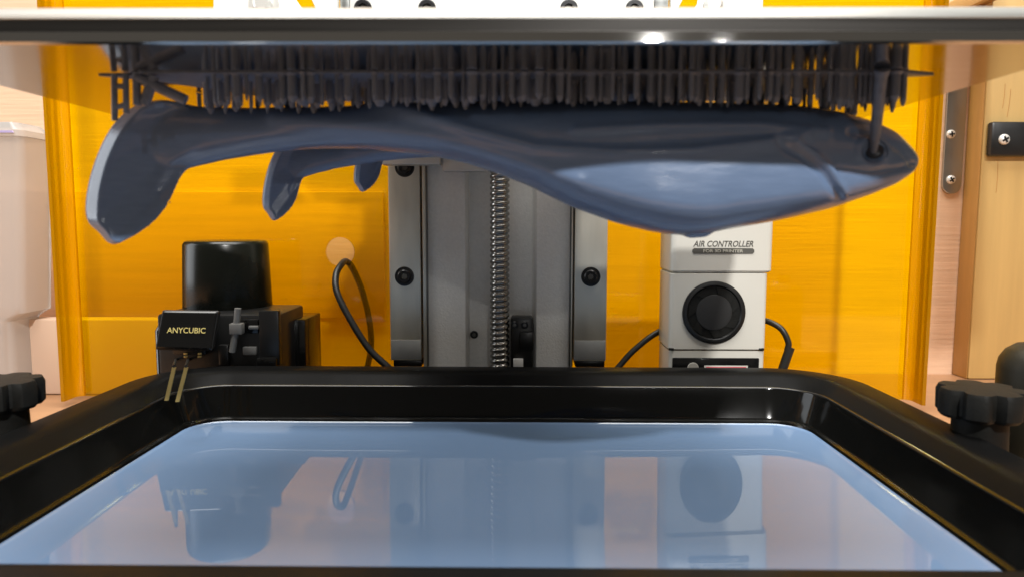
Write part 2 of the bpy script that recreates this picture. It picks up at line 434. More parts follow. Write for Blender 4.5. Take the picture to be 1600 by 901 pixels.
# extrusion: U profile
pf = [(cx_(664, 0.461), 0.4605), (cx_(727, 0.461), 0.4605), (cx_(731, 0.464), 0.4635), (cx_(733, 0.471), 0.471), (cx_(832, 0.471), 0.471), (cx_(834, 0.464), 0.4635), (cx_(838, 0.461), 0.4605), (cx_(893, 0.461), 0.4605),
      (cx_(893, 0.461), 0.4885), (cx_(664, 0.461), 0.4885)]
prism('extrusion', [Vector((x, y, ZBASE+0.0002)) for x, y in pf], Vector((0, 0, ztop-ZBASE)), M['column'], col, 0.0005)
def hexbolt(c, r, parent):
    o = lathe('bolt', [(r, 0), (r, r*0.35), (r*0.86, r*0.5), (r*0.52, r*0.5), (r*0.50, r*0.1)], c, M['bolt'], parent, 'Y', 28, angle=40)
    lathe('hex_socket', [(r*0.46, r*0.12), (r*0.46, r*0.14)], c, M['steel_dark'], o, 'Y', 6)
    return o
for s, (xa, xb, ga, gb) in enumerate(((608, 657, 659, 667), (898, 949, 891, 897))):
    rl = box('rail', cx_(xa), cx_(xb), YC, 0.4825, zat(563, YC), ztop, M['steel'], col, 0.0007)
    box('rail_groove', cx_(ga), cx_(gb), YC+0.003, 0.46, zat(574, YC), ztop, M['steel_dark'], col, 0.0006)
    box('rail_edge', cx_(ga+(1 if s == 0 else 2)), cx_(gb-2), YC+0.0005, YC+0.0027, zat(574, YC), ztop, M['steel'], col, 0.0004)
    box('rail_end', cx_(xa+3), cx_(xb-1), YC+0.003, 0.482, zat(574, YC), zat(564, YC), M['black'], col, 0.0005)
    box('end_strip', cx_(xa+1), cx_(xb-1), YC-0.0004, YC+0.0005, zat(561, YC), zat(531, YC), M['end_strip'], col, 0.0002)
    for py in (92, 262, 432):
        c = P((632 if s == 0 else 923), py, YC)
        k = lathe('bolt_recess', [(0.0060, 0.0002), (0.0062, 0.0003), (0.0050, 0.0005)], c, M['bolt'], col, 'Y', 32)
        hexbolt(c+Vector((0, -0.0003, 0)), 0.0043, col)
# smudge marks stay with the rail finish; ball screw
def ballscrew():
    r0, amp, p = 0.0058, 0.0005, 0.0036
    c = Vector((cx_(780.5), YC+0.004, 0)); n = 28
    z0, z1 = ZBASE+0.001, ztop
    steps = int((z1-z0)/(p/9)); V, Fc = [], []
    for i in range(steps+1):
        z = z0+(z1-z0)*i/steps
        for k in range(n):
            a = 2*math.pi*k/n
            ph = (z/p*2*math.pi-a) % (2*math.pi)
            s = 0.5+0.5*math.cos(ph); rr = r0+amp*(2*min(1.0, s*1.5)-1)
            V.append((c.x+rr*math.cos(a), c.y+rr*math.sin(a), z))
    for i in range(steps):
        for k in range(n): Fc.append((i*n+k, i*n+(k+1) % n, (i+1)*n+(k+1) % n, (i+1)*n+k))
    me = mesh('ball_screw', V, Fc, True)
    return link('ball_screw', me, M['screw_metal'], col)
ballscrew()
hexbolt(P(741, 522, 0.4635), 0.0026, col)
es = box('limit_switch', cx_(798), cx_(833), 0.4565, 0.4705, zat(580, YC), zat(497, YC), M['black'], col, 0.0015)
for px in (804, 820):
    hexbolt(P(px, 507, 0.456), 0.0024, es)
box('switch_bump', cx_(812), cx_(834), 0.4545, 0.4562, zat(548, YC), zat(518, YC), M['black'], es, 0.001)
box('connector', cx_(802), cx_(818), 0.4525, 0.456, zat(576, YC), zat(560, YC), M['connector'], es, 0.0004)

# ------------------------------------------------------------------ build platform
plat = empty('build_platform', (X0, 0.26, ZPLATE), 'polished metal build platform and white arm across the top', 'build platform')
HW = 0.158; PF, PB = 0.1795, 0.342
def ploop(off, z): return rbox_loop(X0-HW+off, X0+HW-off, PF+off, PB-off, 0.002, z, 3)
zt_ = ZPLATE+0.0100
loft('plate', [ploop(0.0010, ZPLATE), ploop(0.0006, ZPLATE+0.0002)], M['plate'], plat, (True, False), 8)
loft('plate_edge', [ploop(0.0006, ZPLATE+0.00021), ploop(0.0002, ZPLATE+0.0005), ploop(0.0002, ZPLATE+0.0029)], M['edge_polished'], plat, (False, False), 12)
loft('plate_dark_face', [ploop(0.0002, ZPLATE+0.00291), ploop(0.0007, ZPLATE+0.0032), ploop(0.0005, ZPLATE+0.0060)], M['edge_dark'], plat, (False, False), 12)
loft('plate_top', [ploop(0.0005, ZPLATE+0.00601), ploop(0.0003, ZPLATE+0.0062), ploop(0.0040, ZPLATE+0.0094), ploop(0.0052, zt_)], M['edge'], plat, (False, True), 40)
YA = 0.431
box('arm_block', X0-0.074, X0+0.074, 0.295, 0.336, zt_+0.0002, zt_+0.03, M['white_metal'], plat, 0.002)  # hidden block and arm, widened to keep key light off the column
box('arm', X0-0.074, X0+0.074, 0.315, YA-0.002, zt_+0.0305, zt_+0.036, M['white_metal'], plat, 0.002)
zc = zat(40, YA)
car = box('carriage', P(545, 10, YA).x, P(1022, 10, YA).x, YA, YA+0.012, zc, zc+0.075, M['white_metal'], plat, 0.0015)
box('carriage_edge', P(528, 10, YA).x, P(544, 10, YA).x, YA+0.003, YA+0.0215, zc, zc+0.075, M['edge'], plat, 0.001)
box('carriage_edge', P(1023, 10, YA).x, P(1046, 10, YA).x, YA+0.003, YA+0.0215, zc, zc+0.075, M['edge'], plat, 0.001)
for xa_, xb_, yb_, d_ in ((601, 690, 260, .4495), (868, 953, 262, .4495), (694, 762, 270, .4575)):
    box('slider', P(xa_, 250, d_).x, P(xb_, 250, d_).x, d_-.012, d_, zat(yb_, d_), zc-.0005, M['slider'], plat, .001)
for px in (567, 667, 888, 990):
    hexbolt(P(px, 15, YA), 0.0052, plat)
for s, (xa, xb, xc, xd) in enumerate(((332, 476, 440, 322), (1061, 1196, 1206, 1097))):
    if s == 0: q = [(332, 28), (480, 28), (432, -40), (332, -40)]
    else: q = [(1075, 28), (1192, 28), (1192, -40), (1118, -40)]
    pts = [P(x, y, YA-0.003) for x, y in q]
    prism('wing_plate', pts, Vector((0, 0.006, 0)), M['white_metal'], plat, 0.0008)
    if s == 0: q = [(482, 28), (526, 28), (526, -40), (452, -40)]
    else: q = [(1048, 28), (1052, 28), (1085, -40), (1048, -40)]
    prism('gusset', [P(x, y, YA-0.001) for x, y in [(q[0][0]+16*(1-s), q[0][1])]+[(q[1][0]-0*s, q[1][1]), q[2], (q[3][0]+16*(1-s), q[3][1])]], Vector((0, 0.006, 0)), M['white_metal'], plat, 0.0006)
    c = P((412, 1112)[s], 8, YA-0.003)
    lathe('bolt', [(0.009, 0), (0.009, 0.001), (0.0055, 0.0012), (0.0055, 0.0035), (0.0038, 0.005)], c, M['chrome'], plat, 'Y', 24)

# ------------------------------------------------------------------ printed whales
def whale_mesh():
    # silhouette read along the body: x, top y, bottom y, depth centre, half depth
    S = [(188, 186, 238, .2500, .0022), (215, 168, 262, .2505, .0046), (250, 160, 272, .2505, .0068), (290, 164, 262, .2505, .0076), (340, 167, 250, .2500, .0084), (430, 167, 236, .2490, .0098), (520, 165, 230, .2475, .0118),
         (620, 163, 236, .2450, .0145), (720, 162, 252, .2420, .0172), (820, 161, 286, .2390, .0200), (900, 161, 324, .2365, .0222), (1000, 161, 356, .235, .0236),
         (1080, 162, 368, .235, .0238), (1160, 163, 357, .235, .0230), (1240, 166, 342, .234, .0210), (1310, 174, 325, .233, .0175), (1365, 189, 305, .232, .0135),
         (1400, 205, 289, .231, .0100), (1424, 228, 272, .231, .0060), (1434, 244, 259, .231, .0025)]
    def interp(x):
        for i in range(len(S)-1):
            if S[i][0] <= x <= S[i+1][0]:
                t = (x-S[i][0])/(S[i+1][0]-S[i][0])
                g = lambda j: [S[max(0, min(len(S)-1, i+k))][j] for k in (-1, 0, 1, 2)]
                o = []
                for j in range(1, 5):
                    a, b_, c, d = g(j)
                    o.append(0.5*(2*b_+(c-a)*t+(2*a-5*b_+4*c-d)*t*t+(3*b_-a-3*c+d)*t**3))
                return o
        return S[-1][1:]
    V, Fc = [], []
    n = 48; rings = 150
    for i in range(rings+1):
        x = 188+(1434-188)*i/rings
        yt, yb, dc, hd = interp(x)
        df = dc-0.4*hd
        wt = max(0, min(1, (x-500)/250)); pt_ = P(x, yt, df+wt*(dc+.002-df))
        ct = (pt_+P(x, yb, df))/2; ct.x = P(x, (yt+yb)/2, df).x
        hh = (pt_.z-P(x, yb, df).z)/2
        for k in range(n):
            a = 2*math.pi*k/n
            ca, sa = math.cos(a), math.sin(a)
            e = 0.88
            ca = math.copysign(abs(ca)**e, ca); sa = math.copysign(abs(sa)**e, sa)
            wk = max(0, min(1, (x-650)/250))
            s0 = -0.50*wk
            uu = (sa-s0)/(1-s0) if sa > s0 else (sa-s0)/(1+s0)
            ca2 = math.copysign(max(0, 1-abs(uu)**2.1)**0.5, ca) if abs(ca) > 1e-9 else 0
            V.append(Vector((ct.x, dc-hd*ca2, ct.z+hh*sa)))
    for i in range(rings):
        for k in range(n): Fc.append((i*n+k, i*n+(k+1) % n, (i+1)*n+(k+1) % n, (i+1)*n+k))
    Fc.append(tuple(range(n))); Fc.append(tuple(rings*n+k for k in range(n)))
    # fluke: a thick blade, outline at its middle, a smaller front face and a back face
    out = [(262, 158), (232, 160), (204, 170), (176, 196), (154, 236), (139, 282), (133, 322), (137, 348), (154, 364), (167, 379), (179, 384), (190, 378), (206, 370), (236, 348), (262, 314), (285, 272), (312, 256), (345, 242), (350, 205), (330, 175)]
    cen = (238, 250)
    vv = [Vector((x, y, 0)) for x, y in out]; nn_ = len(vv); sm_ = []
    for i in range(nn_):
        p0, p1, p2, p3 = vv[i-1], vv[i], vv[(i+1) % nn_], vv[(i+2) % nn_]
        for k in range(4):
            t = k/4
            sm_.append(0.5*((2*p1)+(p2-p0)*t+(2*p0-5*p1+4*p2-p3)*t*t+(3*p1-p0-3*p2+p3)*t**3))
    out = [(v.x, v.y) for v in sm_]
    def lp(fn, d):
        o_ = []
        for x, y in out:
            t = max(0, min(1, (x-225)/100)); t = t*t*(3-2*t)
            o_.append(P(*fn(x, y), d+t*max(0, .2505-d)))
        return o_
    def inset(ax, k):
        def f(x, y):
            s = max(0.0, min(1.0, (300-x)/120))
            return (x+ax*s*(1-0.6*max(0, min(1, (y-330)/50))), y+(k*(cen[1]-y)))
        return f
    loops = [lp(inset(26, 0.03), .2410), lp(inset(22, 0.02), .2400), lp(inset(1, 0), .2440), lp(inset(0, 0), .2465), lp(inset(4, 0.02), .2490), lp(inset(14, 0.1), .2500)]
    nb = len(V); m_ = len(out)
    for l in loops: V += l
    for i in range(len(loops)-1):
        for k in range(m_): Fc.append((nb+i*m_+k, nb+i*m_+(k+1) % m_, nb+(i+1)*m_+(k+1) % m_, nb+(i+1)*m_+k))
    Fc.append(tuple(nb+k for k in range(m_))); Fc.append(tuple(nb+(len(loops)-1)*m_+k for k in range(m_)))
    # a pectoral fin, just peeping below the belly
    fin = [(1030, 330), (1050, 362), (1078, 372), (1104, 370), (1130, 352), (1120, 325)]
    nb = len(V)
    for d in (.2335, .2385):
        for x, y in fin: V.append(P(x, y, d))
    q = len(fin)
    Fc += [tuple(nb+k for k in range(q)), tuple(nb+q+k for k in range(q))]+[(nb+k, nb+(k+1) % q, nb+q+(k+1) % q, nb+q+k) for k in range(q)]
    me = mesh('whale_raw', V, Fc)
    t = bpy.data.objects.new('whale_raw', me); C.objects.link(t)
    md = t.modifiers.new('r', 'REMESH'); md.mode = 'VOXEL'; md.voxel_size = 0.0006; md.use_smooth_shade = True
    sm = t.modifiers.new('s', 'SMOOTH'); sm.iterations = 16; sm.factor = 0.5
    dg = bpy.context.evaluated_depsgraph_get(); dg.update()
    res = bpy.data.meshes.new_from_object(t.evaluated_get(dg))
    bpy.data.objects.remove(t)
    # relief on the flank: ridges and the mouth crease, as real displacement
    ridges = [([(575, 158), (650, 178), (740, 206), (840, 232), (960, 240), (1080, 238), (1180, 226), (1260, 214)], 10, 0.0015),
              ([(430, 185), (560, 198), (680, 214), (800, 248), (900, 282)], 12, 0.0010),
              ([(900, 205), (1040, 198), (1180, 196), (1290, 206)], 9, 0.0010),
              ([(1215, 222), (1250, 240), (1285, 268), (1312, 306)], 7, -0.0013),
              ([(1245, 225), (1275, 243), (1300, 268), (1318, 300)], 6, 0.0011),
              ([(1330, 205), (1375, 212), (1408, 232), (1428, 252)], 6, -0.0010),
              ([(1310, 262), (1360, 268), (1405, 262), (1432, 256)], 5, -0.0009),
              ([(270, 330), (240, 300), (262, 258), (300, 232)], 9, 0.0004)]
    def dist(px, py, pl):
        best = 1e9
        for (ax, ay), (bx, by) in zip(pl, pl[1:]):
            dx, dy = bx-ax, by-ay
            t = max(0, min(1, ((px-ax)*dx+(py-ay)*dy)/(dx*dx+dy*dy)))
            best = min(best, math.hypot(px-ax-t*dx, py-ay-t*dy))
        return best
    res.update()
    nor = [v.normal.copy() for v in res.vertices]
    for v, nn in zip(res.vertices, nor):
        if nn.y > -0.15: continue
        px, py = proj(v.co)
        dz = 0
        for pl, wd, am in ridges:
            if px < pl[0][0]-40 and px < pl[-1][0]-40: continue
            dd = dist(px, py, pl)
            if dd < wd*3: dz += am*math.exp(-(dd/wd)**2)
        # eye socket
        de = math.hypot(px-1364, py-236)
        dz += -0.0026*math.exp(-(de/15)**2)+0.0008*math.exp(-((de-21)/6)**2)
        if dz: v.co += nn*dz
    for p in res.polygons: p.use_smooth = True
    res.name = 'whale_body'
    return res
wm = whale_mesh()
TIP = P(178, 383, .2420)
whales = []
for i, (tx, ty, td, s, rot_, rz_, lab) in enumerate((
        (178, 383, .2420, 1.0, 0.0, 0.0, 'large blue-grey printed whale hanging from the build platform, tail fluke at left'),
        (430, 345, .285, .46, 0.0, R(4), 'smaller blue-grey printed whale behind the large one, longer tail fluke showing'),
        (568, 300, .300, .36, 0.0, R(3), 'smallest blue-grey printed whale behind the large one, short tail fluke beside the column'))):
    tip = P(tx, ty, td)
    e_ = empty('printed_whale', tip, lab, 'printed whale', 'printed whales on the platform')
    me = wm.copy()
    bo = bpy.data.objects.new('body', me if i else wm); C.objects.link(bo)
    if not bo.data.materials: bo.data.materials.append(M['print'])
    bo.matrix_basis = Matrix.Translation(tip) @ Matrix.Rotation(rz_, 4, 'Z') @ Matrix.Rotation(rot_, 4, 'Y') @ Matrix.Scale(s, 4) @ Matrix.Translation(-TIP)
    bo.parent = e_; bo.matrix_parent_inverse = parent_inv(e_)
    if i:
        for v in bo.data.vertices:
            q = v.co-TIP
            t = max(0, min(1, (q.x-.04)/.08)); t = t*t*(3-2*t)
            v.co = TIP+Vector((q.x+.7*max(0, q.x-.05), q.y, q.z*(1.42-.42*t)+.026*t))
    whales.append(bo); bo['root'] = e_.name
big = whales[0].parent
# eye
dg = bpy.context.evaluated_depsgraph_get(); dg.update()
from mathutils.bvhtree import BVHTree
trees = []
for wo in whales:
    mw = world_of(wo)
    trees.append(BVHTree.FromPolygons([mw @ v.co for v in wo.data.vertices], [tuple(p.vertices) for p in wo.data.polygons]))
    if 'root' in wo: del wo['root']
def hit(tree, px, py):
    return tree.ray_cast(Vector((0, 0, 0)), P(px, py, 1).normalized())
h, nrm, _, _ = hit(trees[0], 1364, 238)
ring = []
u = nrm.orthogonal().normalized(); v_ = nrm.cross(u)
ring_pts = [h+nrm*0.0004+(u*math.cos(2*math.pi*k/24)+v_*math.sin(2*math.pi*k/24))*0.0042 for k in range(25)]
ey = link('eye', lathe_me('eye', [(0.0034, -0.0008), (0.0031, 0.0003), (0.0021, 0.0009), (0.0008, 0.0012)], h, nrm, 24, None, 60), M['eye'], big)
link('eyelid', tube_me('eyelid', ring_pts, 0.0006, 8, False), M['print'], ey)

# raft and supports (one mesh shared by the thin posts)
post_me = mesh('support', *(lambda n: ([Vector((0.8*math.cos(2*math.pi*k/n)*r, 0.8*math.sin(2*math.pi*k/n)*r, z)) for z, r in ((0, 0.45), (-0.0001, 0.45), (-0.18, 1), (-0.9, 1.0), (-1, 1.5)) for k in range(n)],
        [(i*n+k, i*n+(k+1) % n, (i+1)*n+(k+1) % n, (i+1)*n+k) for i in range(4) for k in range(n)]+[tuple(range(n)), tuple(4*n+k for k in range(n))]))(8), True, 50)
post_me.transform(Matrix.Rotation(math.pi, 4, 'X')); post_me.transform(Matrix.Translation((0, 0, -1)))
# unit post: z from -1 (tip at the print) to 0 (plate)
ZR = ZPLATE-0.00045
def post(x, y, length, r, parent):
    o = bpy.data.objects.new('support', post_me); C.objects.link(o)
    o.location = (x, y, ZR+0.0002); o.scale = (r, r, length)
    o.rotation_euler = (0, 0, random.random())
    o.parent = parent; o.matrix_parent_inverse = parent_inv(parent)
    return o
post_me.materials.append(M['support'])
def drop(tree, x, y):
    q = tree.ray_cast(Vector((x, y, ZR)), Vector((0, 0, -1)))
    return (ZR-q[0].z) if q[0] else None
xa, xb = P(215, 118, .2135).x, P(1412, 118, .2135).x
# raft: thin plate with pointed ends
yr0, yr1 = .2125, .262
rp = [Vector((xa-0.003, yr0+0.004, ZR)), Vector((xa+0.001, yr0, ZR)), Vector((xb, yr0, ZR)), Vector((xb+0.0025, yr0+0.001, ZR)), Vector((P(1458, 122, .2165).x, .2165, ZR)), Vector((xb+0.003, .219, ZR)), Vector((xb, .24, ZR)),
      Vector((xb-0.03, yr1, ZR)), Vector((xa+0.03, yr1, ZR)), Vector((xa, .226, ZR)), Vector((P(152, 121, .2165).x, .2170, ZR))]
prism('raft', rp, Vector((0, 0, 0.0004)), M['support'], big)
cnt = 0
for row, (yy, step) in enumerate(((.2140, .0030), (.2195, .0034), (.2270, .0040), (.2370, .0044), (.2480, .0056))):
    x = xa+0.003
    while x < xb:
        xx = x+random.uniform(-.0008, .0008); y2 = yy+random.uniform(-.0018, .0018)
        px, _ = proj(Vector((xx, y2, ZR)))
        L = drop(trees[0], xx, y2)
        front_ok = True
        if L is None or L > .0082:
            L = random.uniform(.0072, .0086)
            if px < 320: L = None
        if row == 0 and L and random.random() < 0.10: L = None
        if L:
            post(xx, y2, L+0.0003, random.choice((.0007, .0009, .0011, .0015))*(1 if random.random() > .15 else 1.7), big); cnt += 1
        x += step*random.uniform(0.75, 1.3)
# comb of short loose supports beyond the nose
for k in range(16):
    px = random.uniform(1300, 1416); d = random.uniform(.2135, .2175)
    q = P(px, 118, d)
    post(q.x, d, P(0, 118, d).z-P(0, random.uniform(160, 176)+(px-1300)*0.03, d).z, .0011, big)
# supports of the small whales
for wi, tr in ((1, trees[1]), (2, trees[2])):
    x = -0.09
    while x < 0.05:
        for k in range(3):
            y2 = (.275, .290)[wi-1]+random.uniform(0, .03)
            L = drop(tr, x, y2)
            if L: post(x, y2, L+0.0003, .0013, whales[wi].parent)
        x += .0038
# ladder support at the tail
def strut(a, b, r): return link('support', tube_me('support_strut', [a, b], r, 8, False), M['support'], big)
lx = []
for px, yb in ((179, 190), (197, 178), (214, 166)):
    a = P(px-1, 119, .2145); a.z = ZR
    t_ = hit(trees[0], px, yb+6)[0]
    b_ = P(px, yb, .2145)
    strut(a, b_, .0009 if px != 214 else .0012); lx.append((a, b_))
for f in (.25, .72):
    strut(lx[0][0].lerp(lx[0][1], f), lx[1][0].lerp(lx[1][1], f+.06), .0008)
strut(P(214, 122, .2145), P(290, 158, .2160), .0016)
strut(P(240, 120, .2150), P(225, 165, .2150), .0016)
# thick post running to the eye
a = P(1377, 119, .2080); a.z = ZR
hb = h+nrm*0.0006
link('support', tube_me('eye_support', [a, a.lerp(hb, .1), a.lerp(hb, .8), hb], [.0022, .0017, .0015, .0010], 10, False), M['support'], big)

# ------------------------------------------------------------------ resin vat and resin
vat = empty('resin_vat', (X0, 0.28, ZBASE), 'glossy black resin vat with sloped walls below the print', 'resin vat')
def _front():
    d = 0.10
    while P(800, 886, d).z > ZL+0.0256: d += 0.0002
    return d
LX, LF, LB = 0.1645, _front()+0.0175, 0.380
def vloop(off, z, r=0.018): return rbox_loop(X0-LX-off, X0+LX+off, LF-off, LB+off, r+off*0.85, z, 10)
loft('tub', [vloop(-0.003, ZL-0.010), vloop(-0.0004, ZL-0.003), vloop(0.0004, ZL), vloop(0.0012, ZL+0.0018), vloop(0.0030, ZL+0.0024), vloop(0.0036, ZL+0.0032), vloop(0.0078, ZL+0.0180)], M['vat'], vat, (True, False), 25)
loft('rim_edge', [vloop(0.00785, ZL+0.01802), vloop(0.0080, ZL+0.0186), vloop(0.0084, ZL+0.0189), vloop(0.0090, ZL+0.01918)], M['black_gloss'], vat, (False, False), 80)
loft('rim', [vloop(0.0090, ZL+0.0192), vloop(0.0140, ZL+0.0236), vloop(0.0162, ZL+0.0250), vloop(0.0185, ZL+0.0258), vloop(0.0300, ZL+0.0254), vloop(0.0318, ZL+0.0240),
             vloop(0.0322, ZBASE+0.0002), vloop(0.0270, ZBASE+0.0002)], M['vat_lip'], vat, (False, False), 30)
base = box('printer_base', X0-0.232, X0+0.232, 0.10, 0.511, ZBASE-0.0038, ZBASE, M['black'], None, 0.001)
tag(base, 'flat dark printer base under the resin vat', 'printer base')
# resin surface with a small meniscus climbing the wall
res_o = loft('liquid_resin', [vloop(0.0006, ZL+0.0007), vloop(0.0002, ZL+0.0003), vloop(-0.0004, ZL+0.00008), vloop(-0.0014, ZL)], M['resin'], None, (False, True), 60)
tag(res_o, 'shiny pale blue liquid resin filling the black vat', 'resin')

# clamp knobs
def knob(c, label, a0):
    e_ = empty('clamp_knob', c, label, 'knob', 'vat clamp knobs')
    mod = lambda a: 1-0.20*(0.5-0.5*math.cos(7*(a+a0)))**4
    lathe('grip', [(0.0148, 0.0165), (0.0162, 0.018), (0.0164, 0.026), (0.0155, 0.0280), (0.0105, 0.0284)], c, M['black_matte'], e_, 'Z', 72, mod, 30)
    lathe('neck', [(0.0105, 0.0), (0.0100, 0.0165)], c, M['black_matte'], e_, 'Z', 36)
    lathe('washer', [(0.0125, -0.0302), (0.0125, -0.0005)], c, M['black_matte'], e_, 'Z', 36)
kz = ZBASE+0.0305
c = P(1529, 690, .285); knob(Vector((c.x, .285, kz)), 'black lobed clamp knob right of the vat', 0.3)
c = P(5, 690, .292); knob(Vector((c.x, .292, kz)), 'black lobed clamp knob left of the vat', 0.1)
# dark round bottle and timber block at the right edge
bc = P(1622, 640, .33)
db = empty('dark_bottle', (bc.x, .33, ZBASE), 'dark olive round-shouldered bottle at the right edge', 'bottle')
hz = zat(500, .33)-ZBASE-.010
lathe('bottle_body', [(.0165, .010), (.0175, .0115), (.0175, hz-.012), (.0168, hz-.008), (.0145, hz-.004), (.0105, hz-.001), (.005, hz)], (bc.x, .33, ZBASE), M['dark_bottle'], db, 'Z', 40, None, 60)
lathe('cap', [(.0052, hz+.0002), (.0052, hz+.006), (.0045, hz+.007)], (bc.x, .33, ZBASE), M['black'], db, 'Z', 28)
blk = box('timber_block', bc.x-.019, bc.x+.04, .305, .36, ZBASE+.0003, ZBASE+.0098, M['board'], None, .001)
tag(blk, 'small pale timber block under the dark bottle', 'timber block')

# ------------------------------------------------------------------ resin bottle and feeder
YB = 0.461
bt = P(355, 430, YB)
bot = empty('resin_bottle', (bt.x, YB+.0, zat(490, YB)), 'black inverted resin bottle standing in the feeder', 'bottle')
zb0, zb1 = zat(489, YB-.028), zat(379, YB-.028)
hb_ = zb1-zb0
lathe('bottle_body', [(.0272, 0), (.0276, .001), (.0262, hb_-.0025), (.0252, hb_-.0006), (.0238, hb_)], (bt.x, YB, zb0), M['bottle'], bot, 'Z', 64, None, 60)
lathe('collar', [(.0278, -.0052), (.0284, -.004), (.0284, -.0012), (.0278, -.0004)], (bt.x, YB, zb0), M['black_gloss'], bot, 'Z', 64, None, 60)
fd = empty('resin_feeder', (bt.x, 0.436, ZBASE), 'black resin feeder with a name plate and gold level contacts', 'resin feeder')
YF = 0.418
fx = lambda px, d=YF: P(px, 530, d).x
box('feeder_body', fx(246), fx(436), YF, 0.468, ZBASE+.0003, zat(492, YF), M['black'], fd, .002)
loft('side_cheek', [rbox_loop(fx(236), fx(262), YF+.002, 0.456, .004, z, 4) for z in (ZBASE+.0003, zat(520, YF))]+[rbox_loop(fx(242), fx(262), YF+.004, 0.446, .004, zat(506, YF), 4), rbox_loop(fx(250), fx(262), YF+.006, 0.436, .004, zat(494, YF), 4)], M['black_gloss'], fd)
box('rear_box', fx(428, 0.448), fx(477, 0.448), 0.448, 0.484, ZBASE+.0003, zat(494, 0.466), M['black_gloss'], fd, .001)
lathe('bottle_seat', [(.030, -.009), (.030, -.0056), (.029, -.0053)], (bt.x, YB, zb0), M['black'], fd, 'Z', 48)
for (xa_, xb_, ya_, yb_, d0, mt) in ((405, 436, 486, 572, 0.413, 'black'), (376, 404, 500, 522, 0.415, 'black_gloss'), (340, 356, 540, 572, 0.414, 'black'), (378, 400, 543, 556, 0.4145, 'grey_plastic'),
                                     (400, 430, 560, 575, 0.41, 'black_gloss'), (388, 404, 510, 516, 0.4135, 'grey_plastic')):
    box('feeder_detail', fx(xa_, d0), fx(xb_, d0), d0, YF-.0002, zat(yb_, d0), zat(ya_, d0), M[mt], fd, .0008)
lev = tube('lever', [P(372, 482, 0.4095), P(369, 512, 0.4095), P(363, 550, 0.4095)], .0019, M['grey_plastic'], fd, 12)
q0, q1 = P(358, 523, 0.407), P(377, 506, 0.407)
box('lever_block', q0.x, q1.x, 0.407, 0.4125, q0.z, q1.z, M['grey_plastic'], lev, .0006)
tube('lever_pivot', [P(368, 514, 0.412), P(368, 514, 0.419)], .002, M['black'], lev, 10, False)
# name plate
YN = 0.4035
np0 = P(292, 516, YN); npv = Vector((0.10, -0.96, 0.26)).normalized()
def onplane(px, py):
    ray = P(px, py, 1.0); return ray*(np0.dot(npv)/ray.dot(npv))
npq = [onplane(254, 485), onplane(340, 486), onplane(330, 547), onplane(243, 545)]
npn = (npq[1]-npq[0]).cross(npq[3]-npq[0]).normalized()
if npn.y > 0: npn = -npn
npo = prism('name_plate', [p-npn*.0 for p in npq], -npn*.004, M['black_gloss'], fd, .0012)
npo['label'] = 'glossy black name plate with pale gold lettering'
frm = prism('plate_frame', [p*1.0+((p-(npq[0]+npq[2])/2)*.035)-npn*.0006 for p in npq], -npn*.0045, M['black'], npo, .001)
cx_n = hit_c = P(291.5, 516.5, YN-.0003)
ux = (npq[1]-npq[0]).normalized(); uz = npn.cross(ux)
if uz.z < 0: uz = -uz
nn = ux.cross(uz)
mt = Matrix((ux, uz, nn)).transposed().to_4x4()
pl_c = (npq[0]+npq[1]+npq[2]+npq[3])/4
cc = P(291.5, 516.5, YN)
cc = cc+nn*((pl_c-cc).dot(nn))+nn*.0003
text('lettering', 'ANYCUBIC', cc, .0214, .0033, M['gold_ink'], npo, tilt=mt, bold=.012)
box('plate_bracket', fx(268, 0.406), fx(320, 0.406), 0.4065, YF, zat(556, 0.406), zat(500, 0.406), M['black'], fd, .0008)
# bridge over the rim and the two gold level contacts dipping into the vat
for (xa_, ya_, xb_, yb_) in ((272, 574, 260, 626), (291, 574, 277, 628)):
    a, b_ = P(xa_, ya_, .3425), P(xb_, yb_, .3400)
    tube('contact_arm', [a+Vector((0, 0, .0006)), P(xa_+3, 562, .412), P(xa_+4, 562, .4185)], .0008, M['black'], fd, 8, False)
    dx = Vector((.00095, 0, 0))
    V = []
    for yo in (0, .0006):
        for p, s in ((a, 1), (a, -1), (b_, -1), (b_, 1)): V.append(p+dx*s+Vector((0, yo, 0)))
    link('gold_contact', mesh('gold_contact', V, [(0, 1, 2, 3), (4, 5, 6, 7), (0, 1, 5, 4), (1, 2, 6, 5), (2, 3, 7, 6), (3, 0, 4, 7)]), M['gold'], fd)
for px in (290, 312):
    for k in range(2):
        a = P(px, 553+k*4.5, 0.4055)
        box('gold_contact', a.x-.0011, a.x+.0011, 0.4053, 0.4063, a.z-.0006, a.z+.0006, M['gold'], fd, .0002)

# ------------------------------------------------------------------ air controller
YV = 0.436
ac = empty('air_controller', P(1120, 600, YV), 'white air controller box with round black fan behind the vat', 'air controller')
ax = lambda px, d=YV: P(px, 450, d).x
loft('lower_body', [rbox_loop(ax(1048), ax(1199), YV, 0.470, .003, z, 5) for z in (ZBASE+.0003, zat(546.5, YV))], M['white_plastic'], ac)
loft('middle_body', [rbox_loop(ax(1047)+i_, ax(1199.5)-i_, YV-.0002+i_, 0.4702, .003, z, 5) for z, i_ in ((zat(544.5, YV), .0006), (zat(543.5, YV), 0), (zat(427, YV), 0), (zat(426, YV), .0006))], M['white_plastic'], ac)
loft('upper_body', [rbox_loop(ax(1047)+i_, ax(1206)-i_, YV-.0006+i_, 0.472, .004, z, 5) for z, i_ in ((zat(425, YV), .0012), (zat(422, YV), 0), (zat(340, YV), 0), (zat(335, YV), .002))], M['white_plastic'], ac)
fc = P(1115, 487, YV-.0002)
fan = lathe('fan_bezel', [(.0193, 0), (.0193, .0012), (.0186, .0016), (.0168, .0016), (.0160, .0004)], fc, M['black'], ac, 'Y', 56, None, 30)
